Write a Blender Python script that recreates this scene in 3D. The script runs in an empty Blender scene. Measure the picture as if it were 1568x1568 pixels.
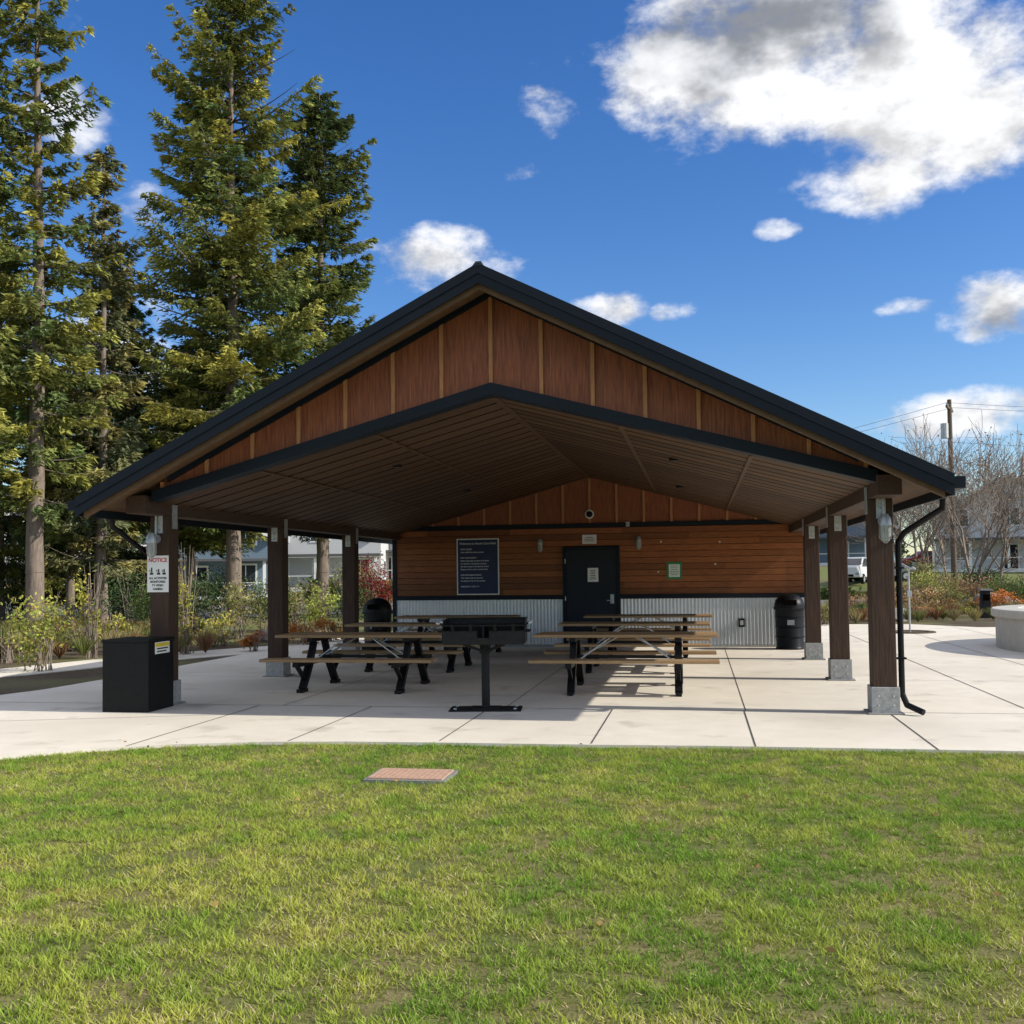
import bpy, math, numpy as np, bmesh
from mathutils import Vector, Matrix, Euler
rng=np.random.default_rng(7)
S=bpy.context.scene
COL=S.collection
rad=math.radians
# ---------------------------------------------------------------- materials
def nt(m):
    m.use_nodes=True
    return m.node_tree.nodes,m.node_tree.links
def mat(name,c1,c2=None,scale=5,rough=.7,metal=0,stretch=(1,1,1),detail=5,attr=True,bump=0,bscale=None,spec=.3,c3=None,s3=.6,c4=None,s4=2.5):
    m=bpy.data.materials.new(name); n,l=nt(m)
    b=n['Principled BSDF']; b.inputs['Roughness'].default_value=rough; b.inputs['Metallic'].default_value=metal
    b.inputs['Specular IOR Level'].default_value=spec
    tc=n.new('ShaderNodeTexCoord'); mp=n.new('ShaderNodeMapping'); mp.inputs['Scale'].default_value=stretch
    l.new(tc.outputs['Object'],mp.inputs[0])
    nz=n.new('ShaderNodeTexNoise'); nz.inputs['Scale'].default_value=scale; nz.inputs['Detail'].default_value=detail; nz.inputs['Roughness'].default_value=.65
    l.new(mp.outputs[0],nz.inputs['Vector'])
    c2=c2 or tuple(x*.75 for x in c1)
    mx=n.new('ShaderNodeMix'); mx.data_type='RGBA'
    mr=n.new('ShaderNodeMapRange'); mr.inputs[1].default_value=.3; mr.inputs[2].default_value=.7
    l.new(nz.outputs[0],mr.inputs[0]); l.new(mr.outputs[0],mx.inputs[0])
    mx.inputs[6].default_value=(*c1,1); mx.inputs[7].default_value=(*c2,1)
    out=mx.outputs[2]
    for cc,ss,lo,hi in((c3,s3,.42,.65),(c4,s4,.58,.70)):
        if not cc: continue
        n3=n.new('ShaderNodeTexNoise'); n3.inputs['Scale'].default_value=ss; n3.inputs['Detail'].default_value=5
        l.new(tc.outputs['Object'],n3.inputs['Vector'])
        r3=n.new('ShaderNodeMapRange'); r3.inputs[1].default_value=lo; r3.inputs[2].default_value=hi
        l.new(n3.outputs[0],r3.inputs[0])
        m3=n.new('ShaderNodeMix'); m3.data_type='RGBA'; l.new(r3.outputs[0],m3.inputs[0]); l.new(out,m3.inputs[6]); m3.inputs[7].default_value=(*cc,1)
        out=m3.outputs[2]
    if attr:
        a=n.new('ShaderNodeAttribute'); a.attribute_name='col'
        mm=n.new('ShaderNodeMix'); mm.data_type='RGBA'; mm.blend_type='MULTIPLY'; mm.inputs[0].default_value=1
        l.new(out,mm.inputs[6]); l.new(a.outputs['Color'],mm.inputs[7]); out=mm.outputs[2]
    l.new(out,b.inputs['Base Color'])
    if bump:
        nb=n.new('ShaderNodeTexNoise'); nb.inputs['Scale'].default_value=bscale or scale; nb.inputs['Detail'].default_value=5
        l.new(mp.outputs[0],nb.inputs['Vector'])
        bp=n.new('ShaderNodeBump'); bp.inputs['Strength'].default_value=bump; bp.inputs['Distance'].default_value=.02
        l.new(nb.outputs[0],bp.inputs['Height']); l.new(bp.outputs[0],b.inputs['Normal'])
    return m
def leafmat(name,trans):
    m=bpy.data.materials.new(name); n,l=nt(m); n.remove(n['Principled BSDF'])
    a=n.new('ShaderNodeAttribute'); a.attribute_name='col'
    d=n.new('ShaderNodeBsdfDiffuse');tr=n.new('ShaderNodeBsdfTranslucent');ms=n.new('ShaderNodeMixShader');ms.inputs[0].default_value=trans
    l.new(a.outputs['Color'],d.inputs[0]);l.new(a.outputs['Color'],tr.inputs[0]);l.new(d.outputs[0],ms.inputs[1]);l.new(tr.outputs[0],ms.inputs[2]);l.new(ms.outputs[0],n['Material Output'].inputs[0]);return m
M={}
M['post']=mat('stained_timber',(.075,.042,.028),(.04,.024,.017),4,.75,stretch=(9,9,.8),bump=.3)
M['beam']=mat('stained_beam',(.075,.042,.028),(.045,.027,.018),4,.75,stretch=(9,.8,9),bump=.2)
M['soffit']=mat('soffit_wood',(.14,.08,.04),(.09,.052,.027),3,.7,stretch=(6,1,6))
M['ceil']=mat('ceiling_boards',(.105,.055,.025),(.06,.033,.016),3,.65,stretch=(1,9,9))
M['dark']=mat('ceiling_gap',(.006,.005,.004),None,3,.9,spec=0)  # near-black colour that paints shade into the ceiling gaps
M['navy']=mat('navy_metal_trim',(.008,.013,.021),(.006,.010,.016),2,.5,spec=.2)
M['roof']=mat('roof_metal',(.015,.021,.03),None,2,.5)
M['gable']=mat('gable_wood_panel',(.36,.12,.05),(.135,.041,.022),6,.55,stretch=(12,12,.6),bump=.15,spec=.3,detail=7)
M['batten']=mat('wood_batten',(.50,.23,.10),(.33,.145,.06),6,.6,stretch=(10,10,1))
M['siding']=mat('wood_siding',(.32,.105,.03),(.14,.045,.017),5,.45,stretch=(.9,12,14),bump=.15,spec=.3)
M['corr']=mat('corrugated_metal',(.70,.71,.72),(.58,.60,.62),1.5,.38,metal=.3,spec=.5)
M['door']=mat('door_paint',(.011,.015,.025),None,2,.45,spec=.25)
M['galv']=mat('galvanised_steel',(.55,.57,.58),(.36,.38,.39),25,.45,metal=.6)
M['base']=mat('post_base_concrete',(.40,.40,.39),(.27,.27,.26),18,.85,bump=.3)
M['black']=mat('black_steel',(.005,.005,.006),(.009,.009,.010),12,.42,spec=.2)
M['blackm']=mat('black_cast_iron',(.010,.010,.011),(.019,.018,.017),20,.65,bump=.2,spec=.2)
M['plank']=mat('table_plank',(.42,.27,.14),(.28,.18,.095),5,.6,stretch=(1,12,12),bump=.15)
M['white']=mat('white_panel',(.8,.8,.78),(.74,.74,.72),3,.5)
M['yellow']=mat('yellow_label',(.8,.6,.05),None,3,.5)
M['green']=mat('green_frame',(.03,.25,.09),None,3,.5)
M['signblue']=mat('sign_navy',(.018,.03,.09),(.016,.026,.075),3,.4)
M['ink']=mat('sign_ink',(.03,.03,.03),None,3,.6,attr=False)
M['whiteink']=mat('sign_white_ink',(.75,.77,.8),None,3,.6,attr=False)
M['redink']=mat('sign_red_ink',(.6,.04,.04),None,3,.6,attr=False)
M['lamp']=mat('lamp_glass',(.36,.38,.38),(.28,.30,.30),9,.15,spec=.7)
M['concrete']=mat('concrete_paving',(.82,.745,.625),(.73,.665,.56),3,.85,bump=.12,bscale=60,c3=(.68,.615,.51),s3=.5,spec=.2,c4=(.60,.54,.445),s4=1.7)
M['joint']=mat('paving_joint',(.10,.09,.08),None,9,.9)
M['wallc']=mat('seat_wall_concrete',(.55,.52,.46),(.45,.42,.37),5,.85,bump=.2)
M['asphalt']=mat('asphalt',(.14,.14,.145),(.11,.11,.115),30,.85)
M['cover']=mat('valve_box_lid',(.56,.36,.26),(.44,.28,.20),20,.8,bump=.3)
M['mulch']=mat('bark_mulch',(.13,.09,.055),(.055,.038,.026),14,.95,bump=.8,bscale=25,c3=(.15,.14,.055),s3=.35)
M['ground']=mat('ground_soil_grass',(.17,.20,.05),(.12,.14,.04),8,.95,bump=.5,bscale=30,c3=(.20,.155,.08),s3=.25)
M['lawnsoil']=mat('lawn_soil',(.14,.135,.04),(.24,.19,.09),9,.95,bump=.5,bscale=60,c3=(.10,.13,.03),s3=1.2)
M['blade']=leafmat('grass_blades',.28)
M['leaf']=leafmat('foliage',.22)
M['bark']=mat('conifer_bark',(.28,.22,.175),(.13,.10,.08),6,.9,stretch=(3,3,.6),bump=.6)
M['twig']=mat('bare_twigs',(.30,.24,.20),(.20,.16,.13),6,.9)
M['sidingw']=mat('house_siding_white',(.62,.62,.60),(.56,.56,.55),1,.7,stretch=(.2,.2,30))
M['sidingb']=mat('house_siding_blue',(.16,.22,.27),(.14,.19,.24),1,.7,stretch=(.2,.2,30))
M['shingle']=mat('roof_shingles',(.13,.13,.135),(.09,.09,.095),12,.9)
M['glass']=mat('window_glass',(.03,.04,.05),(.05,.06,.07),1,.08,spec=.8)
M['stone']=mat('boulder_stone',(.32,.29,.27),(.2,.18,.17),4,.9,bump=.6)
M['wire']=mat('wire',(.02,.02,.02),None,3,.6)
M['pole']=mat('utility_pole_wood',(.16,.12,.09),(.10,.075,.055),4,.9,stretch=(6,6,.6))
M['carw']=mat('car_paint_white',(.75,.76,.77),(.7,.71,.72),2,.25,spec=.6)
M['cars']=mat('car_paint_grey',(.2,.22,.25),None,2,.25,spec=.6)
M['carr']=mat('car_paint_red',(.35,.03,.03),None,2,.25,spec=.6)
M['tyre']=mat('tyre_rubber',(.02,.02,.02),None,9,.8)
# ---------------------------------------------------------------- mesh helpers
def empty(name,loc=(0,0,0),rz=0):
    o=bpy.data.objects.new(name,None); o.location=loc; o.rotation_euler=(0,0,rz); COL.objects.link(o); return o
class MB:
    def __init__(s): s.v=[];s.f=[];s.m=[];s.c=[];s.mats=[]
    def mi(s,k):
        if k not in s.mats: s.mats.append(k)
        return s.mats.index(k)
    def add(s,vs,fs,k,c=1.0):
        o=len(s.v); s.v+= [tuple(v) for v in vs]
        cc=(c,c,c) if not isinstance(c,(tuple,list)) else c
        s.c+=[cc]*len(vs); i=s.mi(k)
        for f in fs: s.f.append([a+o for a in f]); s.m.append(i)
    def box(s,x0,x1,y0,y1,z0,z1,k,c=1.0,top=None):
        t=top or 0
        vs=[(x0,y0,z0),(x1,y0,z0),(x1,y1,z0),(x0,y1,z0),(x0+t,y0+t,z1),(x1-t,y0+t,z1),(x1-t,y1-t,z1),(x0+t,y1-t,z1)]
        s.add(vs,[(0,3,2,1),(4,5,6,7),(0,1,5,4),(1,2,6,5),(2,3,7,6),(3,0,4,7)],k,c)
    def cyl(s,p0,p1,r0,r1,k,n=12,c=1.0,caps=True):
        p0=Vector(p0);p1=Vector(p1);d=(p1-p0).normalized()
        a=d.orthogonal().normalized();b=d.cross(a)
        vs=[]
        for p,r in((p0,r0),(p1,r1)):
            for i in range(n):
                t=2*math.pi*i/n; vs.append(p+a*math.cos(t)*r+b*math.sin(t)*r)
        fs=[(i,(i+1)%n,n+(i+1)%n,n+i) for i in range(n)]
        if caps: fs+= [tuple(range(n-1,-1,-1)),tuple(range(n,2*n))]
        s.add(vs,fs,k,c)
    def path(s,pts,r,k,n=10):
        for a,b in zip(pts[:-1],pts[1:]): s.cyl(a,b,r,r,k,n)
        for p in pts[1:-1]: s.ball(p,r*1.02,k)
    def bar(s,p0,p1,w,h,k,up=(0,0,1)):
        p0=Vector(p0);p1=Vector(p1);d=(p1-p0).normalized();u=Vector(up)
        a=d.cross(u).normalized();b=a.cross(d)
        vs=[p+a*sx*w/2+b*sz*h/2 for p in(p0,p1) for sx,sz in((-1,-1),(1,-1),(1,1),(-1,1))]
        s.add(vs,[(0,1,2,3),(7,6,5,4),(0,4,5,1),(1,5,6,2),(2,6,7,3),(3,7,4,0)],k)
    def ball(s,p,r,k,n=8,sc=(1,1,1)):
        vs=[];fs=[]
        for j in range(n//2+1):
            ph=math.pi*j/(n//2)
            for i in range(n):
                t=2*math.pi*i/n; vs.append((p[0]+r*sc[0]*math.sin(ph)*math.cos(t),p[1]+r*sc[1]*math.sin(ph)*math.sin(t),p[2]+r*sc[2]*math.cos(ph)))
        for j in range(n//2):
            for i in range(n): fs.append((j*n+i,(j+1)*n+i,(j+1)*n+(i+1)%n,j*n+(i+1)%n))
        s.add(vs,fs,k)
    def quad(s,a,b,c_,d,k,c=1.0): s.add([a,b,c_,d],[(0,1,2,3)],k,c)
    def lathe(s,cx,cy,prof,k,n=28):
        vs=[];fs=[]
        for z,r in prof:
            for i in range(n):
                t=2*math.pi*i/n; vs.append((cx+r*math.cos(t),cy+r*math.sin(t),z))
        for j in range(len(prof)-1):
            for i in range(n): fs.append((j*n+i,j*n+(i+1)%n,(j+1)*n+(i+1)%n,(j+1)*n+i))
        s.add(vs,fs,k)
    def obj(s,name,parent=None,bevel=0,smooth=False):
        me=bpy.data.meshes.new(name); me.from_pydata([tuple(v) for v in s.v],[],s.f)
        for k in s.mats: me.materials.append(M[k])
        me.polygons.foreach_set('material_index',s.m)
        a=me.color_attributes.new('col','FLOAT_COLOR','POINT')
        a.data.foreach_set('color',np.array([(*c,1) for c in s.c],dtype=np.float32).ravel())
        me.update()
        o=bpy.data.objects.new(name,me); COL.objects.link(o)
        if parent: o.parent=parent
        if bevel:
            b=o.modifiers.new('bevel','BEVEL'); b.width=bevel; b.segments=2; b.limit_method='ANGLE'
        if smooth:
            me.polygons.foreach_set('use_smooth',[True]*len(me.polygons))
            try:
                me.set_sharp_from_angle(angle=rad(35))
            except Exception: pass
        return o
def arrmesh(name,parts,mats,parent=None):
    V=np.concatenate([p[0] for p in parts]).astype(np.float32)
    C=np.concatenate([p[2] for p in parts]).astype(np.float32)
    loops=[];tot=[];mi=[];o=0
    for v,f,c,m in parts:
        loops.append((f+o).ravel()); tot.append(np.full(len(f),f.shape[1])); mi.append(np.full(len(f),m)); o+=len(v)
    loops=np.concatenate(loops).astype(np.int32);tot=np.concatenate(tot).astype(np.int32);mi=np.concatenate(mi).astype(np.int32)
    me=bpy.data.meshes.new(name)
    me.vertices.add(len(V));me.vertices.foreach_set('co',V.ravel())
    me.loops.add(len(loops));me.loops.foreach_set('vertex_index',loops)
    me.polygons.add(len(tot))
    st=np.concatenate([[0],np.cumsum(tot)[:-1]]).astype(np.int32)
    me.polygons.foreach_set('loop_start',st);me.polygons.foreach_set('loop_total',tot)
    me.polygons.foreach_set('material_index',mi)
    for k in mats: me.materials.append(M[k])
    a=me.color_attributes.new('col','FLOAT_COLOR','POINT')
    a.data.foreach_set('color',np.concatenate([C,np.ones((len(C),1),np.float32)],1).ravel())
    me.update(calc_edges=True); me.validate()
    ob=bpy.data.objects.new(name,me);COL.objects.link(ob)
    if parent: ob.parent=parent
    return ob
def norm(a): return a/np.maximum(np.linalg.norm(a,axis=1,keepdims=True),1e-9)
def leaves(P,D,L,W,C,tri=False):
    n=len(P); D=norm(D); r=norm(rng.normal(size=(n,3))); s=norm(np.cross(D,r))
    L=np.broadcast_to(np.asarray(L),(n,))[:,None];W=np.broadcast_to(np.asarray(W),(n,))[:,None]
    if tri:
        V=np.stack([P-D*L*.45+s*W*.5,P+D*L*.6,P-D*L*.45-s*W*.5],1).reshape(-1,3)
        return (V,np.arange(3*n).reshape(n,3),np.repeat(C,3,axis=0),0)
    a=P-D*L*.5; b=P+s*W*.5; c=P+D*L*.5; d=P-s*W*.5
    V=np.stack([a,b,c,d],1).reshape(-1,3)
    return (V,np.arange(4*n).reshape(n,4),np.repeat(C,4,axis=0),0)
def tubes(P0,P1,R0,R1,C,mi=1,n=4):
    m=len(P0);D=norm(P1-P0);r=np.tile(np.array([[.31,.17,.93]]),(m,1));bad=np.abs((D*r).sum(1))>.95
    r[bad]=[1,0,0];a=norm(np.cross(D,r));b=np.cross(D,a)
    V=[]
    for P,R in((P0,R0),(P1,R1)):
        for i in range(n):
            t=2*math.pi*i/n; V.append(P+(a*math.cos(t)+b*math.sin(t))*np.asarray(R)[:,None])
    V=np.stack(V,1).reshape(-1,3)
    F=np.array([(i,(i+1)%n,n+(i+1)%n,n+i) for i in range(n)])
    F=(F[None]+(np.arange(m)*2*n)[:,None,None]).reshape(-1,4)
    return (V,F,np.tile(np.array([C]),(len(V),1)),mi)
def vnoise(x,y,s,seed):
    r=np.random.default_rng(seed).random((256,256)); x=x/s+100;y=y/s+100
    xi=np.floor(x).astype(int);yi=np.floor(y).astype(int);fx=x-xi;fy=y-yi
    fx=fx*fx*(3-2*fx);fy=fy*fy*(3-2*fy);g=lambda a,b:r[a%256,b%256]
    return (g(xi,yi)*(1-fx)+g(xi+1,yi)*fx)*(1-fy)+(g(xi,yi+1)*(1-fx)+g(xi+1,yi+1)*fx)*fy
def text(body,loc,size,matk,parent,name='lettering',align='CENTER',rot=(rad(90),0,0),sp=1.0,bold=0):
    c=bpy.data.curves.new(name,'FONT');c.body=body;c.size=size;c.align_x=align;c.space_line=sp;c.offset=bold
    c.materials.append(M[matk]);o=bpy.data.objects.new(name,c);o.location=loc;o.rotation_euler=rot;COL.objects.link(o);o.parent=parent;return o
def gz(x,y):
    t=np.clip((np.asarray(y,float)-52)/60,0,1); return -0.03+2.3*t*t*(3-2*t)
# ---------------------------------------------------------------- ground
xs=np.concatenate([np.linspace(-600,-60,12),np.linspace(-50,50,41),np.linspace(60,600,12)])
ys=np.concatenate([np.linspace(-300,-20,8),np.linspace(-10,120,66),np.linspace(140,900,12)])
X,Y=np.meshgrid(xs,ys);V=np.stack([X,Y,gz(X,Y)-.006],-1).reshape(-1,3)
nx=len(xs);ny=len(ys)
F=np.array([(j*nx+i,j*nx+i+1,(j+1)*nx+i+1,(j+1)*nx+i) for j in range(ny-1) for i in range(nx-1)])
arrmesh('ground',[(V,F,np.ones((len(V),3)),0)],['ground'])
def sheet(name,poly,z0,z1,k,parent=None,bevel=0):
    b=MB();n=len(poly)
    b.add([(x,y,z1) for x,y in poly]+[(x,y,z0) for x,y in poly],[tuple(range(n))]+[(i,n+i,n+(i+1)%n,(i+1)%n) for i in range(n)],k)
    return b.obj(name,parent,bevel)
front=[(60,9.63),(2.8,9.63),(1.9,9.64),(0,9.62),(-1.02,9.57),(-2.5,9.54),(-3.4,9.5),(-4.2,9.40),(-5.0,9.17),(-5.62,8.86),(-6.2,8.4),(-7,7.6),(-8.2,6.1),(-9.6,4.0),(-12,-1)]
lawn=empty('lawn')
sheet('lawn_soil',[(60,-20),(60,9.7)]+[(x,y+.05) for x,y in front[1:]]+[(-12,-20)],-.06,-.03,'lawnsoil',lawn)
pad=empty('concrete_paving')
left=[(-15.5,-1),(-12.8,5.5),(-11.6,8.6),(-10.6,10.6),(-9.8,12.0),(-9.4,13.5),(-9.3,16),(-9.3,19.5),(-9.4,21.5),(-9.0,27),(-7,30.5),(0,31.5),(6.0,31.2),(7.4,29.5),(9.2,29.8),(14,34),(30,40),(60,42)]
sheet('paving_slab',front+left,-.12,0,'concrete',pad)
j=MB()
def strip(x0,y0,x1,y1,w=.014,z=.004):
    d=Vector((x1-x0,y1-y0,0)).normalized();n=Vector((-d.y,d.x,0))*w/2
    j.quad((x0-n.x,y0-n.y,z),(x1-n.x,y1-n.y,z),(x1+n.x,y1+n.y,z),(x0+n.x,y0+n.y,z),'joint')
for x in (-5.4,-3.95,-2.48,-1.02,.48,2.05): strip(x,9.62 if x>-3 else 9.45 if x>-5 else 9.0,x,12.03)
for x in (3.6,5.2,6.8,8.4): strip(x,9.64,x,30)
strip(-9.7,12.05,12,12.05,.014); 
for y in (15.5,18.8): strip(-9.2,y,5,y,.01)
for y in (15.2,18.6,22.5,26): strip(5.2,y,12,y,.01)
for x in (-5.1,-2.3,.5): strip(x,12.06,x,22,.01)
strip(-9.5,9.9,-5.4,11.2,.012)
j.obj('control_joints',pad)
dr=MB(); dr.box(5.55,6.15,16.9,17.2,.0,.006,'base',.6); 
for i in range(8): dr.box(5.6,6.1,16.92+i*.034,16.935+i*.034,.006,.009,'black')
dr.obj('trench_drain')
path2=[(-9.35,20),(-10.3,18.4),(-11.2,15.6),(-13,13),(-17,10),(-25,8),(-25,9.4),(-17.6,11.4),(-14,14.2),(-12.4,16.6),(-11.6,19.5),(-9.4,23)]
sheet('side_path',path2,-.08,-.002,'concrete')
sheet('mulch_bed',[(-9.2,24),(-9.2,12.2),(-9.9,11.4),(-12,8),(-24,6),(-30,20),(-30,27),(-9,27),(-8,26)],-.05,-.018,'mulch')
sheet('mulch_bed',[(4.0,31.1),(7.4,29.3),(9.4,29.7),(14.2,34),(30,40),(30,44),(0,44),(-8,40),(-6,31)],-.05,-.018,'mulch')
b=MB();b.lathe(5.2,27.2,[(.004,0.001),(.008,.45),(.03,.47),(.03,.6),(-.01,.62)],'mulch',24);b.obj('tree_well')
rd=MB();rd.quad((-200,45.5,.0),(200,45.5,.0),(200,52,.0),(-200,52,.0),'asphalt')
rd.box(-200,200,45.3,45.5,-.05,.12,'wallc');rd.box(-200,200,52,52.2,-.05,.12,'wallc')
for x in range(-90,90,4): rd.quad((x,48.7,.006),(x+2,48.7,.006),(x+2,48.82,.006),(x,48.82,.006),'yellow')
rd.obj('road')
rd=MB();rd.add([(-70,28,-.012),(-20,35.5,-.012),(-12,45.2,-.012),(-24,45.2,-.012),(-30,41,-.012),(-70,35,-.012)],[(0,1,2,3,4,5)],'asphalt');rd.obj('side_road')
# ---------------------------------------------------------------- lawn blades
def inside_lawn(x,y):
    fx=np.array([p[0] for p in front][::-1]);fy=np.array([p[1] for p in front][::-1])
    return y<np.interp(x,fx,fy)+.012
N=640000
yy=2.4+(9.75-2.4)*rng.random(N)**.92
u=rng.random(N); xx=(-1.05*yy*.86-1.0)+u*(yy*.62+yy*.9+2.2)
cx=vnoise(xx,yy,.055,3)*.6+vnoise(xx,yy,.12,33)*.4;k=rng.random(N)<np.clip((cx-.16)*2.4,.16,1)
k&=inside_lawn(xx,yy)
k&=~((np.abs(xx+2.3)<.33)&(np.abs(yy-8.0)<.24))
xx=xx[k];yy=yy[k];cx=cx[k];n=len(xx)
p1=vnoise(xx,yy,.9,11);p2=vnoise(xx,yy,.22,12);p3=vnoise(xx,yy,.09,13);p4=vnoise(xx,yy,3.0,14)
yel=np.clip((p1*.3+p2*.5+p4*.25-.30)*1.5+(6.5-yy)*.055,0,1)
g1=np.array([.24,.40,.055]);g2=np.array([.62,.60,.115]);g3=np.array([.80,.68,.36])
C=g1+(g2-g1)*yel[:,None]
straw=rng.random(n)<(.06+.22*np.clip(p2*p1*2.4-.25,0,1)+.02*np.clip(7-yy,0,4)); C[straw]=g3
C*= (.62+.66*cx+.35*(rng.random(n)-.3))[:,None]; C=np.clip(C,0.01,.92)
h=(.016+.024*rng.random(n))*(.5+1.0*cx)
h[straw]*=.6
th=rng.random(n)*2*np.pi; lean=.2+1.2*rng.random(n); lean[straw]=1.8
T=np.stack([np.cos(th)*h*lean,np.sin(th)*h*lean,h],1)
ph=rng.random(n)*2*np.pi; W=np.stack([np.cos(ph),np.sin(ph),0*ph],1)*(.0022+.0024*rng.random(n))[:,None]
P=np.stack([xx,yy,np.full(n,-.031)],1)
V=np.stack([P-W,P+W,P+T],1).reshape(-1,3)
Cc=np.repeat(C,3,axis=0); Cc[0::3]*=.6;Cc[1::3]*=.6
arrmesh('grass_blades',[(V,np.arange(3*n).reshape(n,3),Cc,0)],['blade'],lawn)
nl=70
P=(rng.random((nl,3))*[12,6.4,0]+[-8,3.2,.0]);part=leaves(P,rng.normal(size=(nl,3))*[1,1,.2],.045,.028,np.tile([[.35,.22,.09]],(nl,1)))
arrmesh('fallen_leaves',[part],['leaf'],lawn)
b=MB();b.box(-2.63,-1.97,7.78,8.24,-.05,-.005,'base',.7);b.box(-2.6,-2.0,7.81,8.21,-.005,.006,'cover')
for x in np.arange(-2.56,-2.02,.045): 
    for y in np.arange(7.84,8.19,.045): b.box(x,x+.022,y,y+.022,.006,.009,'cover',1.1)
b.obj('valve_box_cover')
# ---------------------------------------------------------------- pavilion
pav=empty('picnic_pavilion')
XC=-2.30;XL=-6.68;XR=2.0;HW=4.79;ZR=4.95;SL=.506;YF=10.8;YB=24.0;YG=11.45;YW=22.1
posts=MB();bases=MB();br=MB()
for X0 in(XL,XR):
    for Yp in(12.03,15.6,19.1):
        posts.box(X0-.127,X0+.127,Yp-.135,Yp+.12,.3,2.38,'post',1.0)
        bases.box(X0-.15,X0+.15,Yp-.155,Yp+.145,0,.3,'base')
        bases.box(X0-.19,X0+.19,Yp-.19,Yp+.19,0,.02,'base',.8)
        for zz in(.1,.2):
            for dx in(-.08,.08): bases.cyl((X0+dx,Yp-.155,zz),(X0+dx,Yp-.168,zz),.013,.013,'galv',6)
        for sx in(-1,1):
            br.box(X0+sx*.136-.006,X0+sx*.136+.006,Yp-.06,Yp+.06,2.22,2.52,'galv')
        br.box(X0-.05,X0+.05,Yp-.147,Yp-.136,2.16,2.56,'galv')
        for zz in(2.2,2.28,2.44,2.52): br.cyl((X0,Yp-.147,zz),(X0,Yp-.16,zz),.014,.014,'base',6)
posts.obj('timber_posts',pav,.01);bases.obj('post_bases',pav,.006);br.obj('steel_brackets',pav)
bm=MB()
for X0 in(XL,XR): bm.box(X0-.127,X0+.127,YG-.12,YW,2.381,2.60,'beam')
bm.obj('eave_beams',pav,.008)
rf=MB()
def zr(x,off=0): return ZR-SL*abs(x-XC)+off
for sg in(-1,1):
    xe=XC+sg*HW; ze=zr(xe)
    rf.quad((XC,YF,ZR),(xe,YF,ze),(xe,YB,ze),(XC,YB,ZR),'roof')
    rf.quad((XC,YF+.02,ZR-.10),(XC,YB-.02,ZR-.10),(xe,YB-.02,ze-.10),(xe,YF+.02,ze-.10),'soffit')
    for y in np.arange(YF+.3,YB,.45):
        rf.bar((XC,y,ZR+.02),(xe,y,ze+.02),.025,.04,'roof')
    for y,dy in((YF,-1),(YB,1)):
        y0,y1=sorted((y,y+dy*.03))
        for (t0,t1,e) in((.03,-.08,.0),(-.08,-.185,.015)):
            ya,yb=(y0+e*(1 if dy<0 else 0),y1-e*(1 if dy>0 else 0))
            xs_=[XC,xe+sg*.03]
            zs=[ZR,zr(xs_[1])]
            vs=[(xs_[0],ya,zs[0]+t1),(xs_[1],ya,zs[1]+t1),(xs_[1],ya,zs[1]+t0),(xs_[0],ya,zs[0]+t0),
                (xs_[0],yb,zs[0]+t1),(xs_[1],yb,zs[1]+t1),(xs_[1],yb,zs[1]+t0),(xs_[0],yb,zs[0]+t0)]
            rf.add(vs,[(0,1,2,3),(7,6,5,4),(0,4,5,1),(3,2,6,7),(1,5,6,2),(0,3,7,4)],'navy')
    ya,yb=YF+.035,YF+.10
    x1=xe-sg*.05
    vs=[(XC,ya,ZR-.24),(x1,ya,zr(x1)-.24),(x1,ya,zr(x1)-.101),(XC,ya,ZR-.101),(XC,yb,ZR-.24),(x1,yb,zr(x1)-.24),(x1,yb,zr(x1)-.101),(XC,yb,ZR-.101)]
    rf.add(vs,[(0,1,2,3),(7,6,5,4),(0,4,5,1),(3,2,6,7),(1,5,6,2)],'soffit')
    a,bb=sorted((xe,xe+sg*.03)); rf.box(a,bb,YF+.03,YB-.03,ze-.2,ze+.0,'navy')
    g0,g1_=sorted((xe+sg*.031,xe+sg*.14)); 
    rf.box(g0,g1_,YF+.02,YB-.02,ze-.13,ze-.11,'navy'); o0,o1=sorted((xe+sg*.125,xe+sg*.14)); rf.box(o0,o1,YF+.02,YB-.02,ze-.109,ze-.01,'navy')
    rf.box(g0,g1_,YF+.005,YF+.019,ze-.13,ze-.01,'navy')
rf.box(XC-.06,XC+.06,YF-.035,YB,ZR+.0,ZR+.055,'roof',top=.03)
rf.obj('gable_roof',pav)
def gable(Y0,zb_fun,name,panelk,battk,thick=.04,xl=-4.1,xr=4.1,batth=.03,bw=.045,sh=1.0):
    g=MB();n=60
    for i in range(n):
        xa=XC+xl+(xr-xl)*i/n;xb=XC+xl+(xr-xl)*(i+1)/n
        za,zb=zr(xa)-.105,zr(xb)-.105
        ba,bb_=zb_fun(xa),zb_fun(xb)
        if za<=ba and zb<=bb_: continue
        za=max(za,ba);zb=max(zb,bb_)
        g.quad((xa,Y0,ba),(xb,Y0,bb_),(xb,Y0,zb),(xa,Y0,za),panelk,sh)
        g.quad((xb,Y0+thick,bb_),(xa,Y0+thick,ba),(xa,Y0+thick,za),(xb,Y0+thick,zb),panelk,sh)
    k=-8
    while k<=8:
        x=XC+k*.583; lo=zb_fun(x); hi=zr(x)-.105-.02
        if hi-lo>.03 and xl<k*.583<xr:
            g.box(x-bw/2,x+bw/2,Y0-batth,Y0-.001,lo,hi,battk)
        k+=1
    return g.obj(name,pav)
band=lambda x: 3.70-.27*abs(x-XC)
gable(YG,lambda x:band(x)+.05,'front_gable_panels','gable','batten')
bd=MB()
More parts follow.
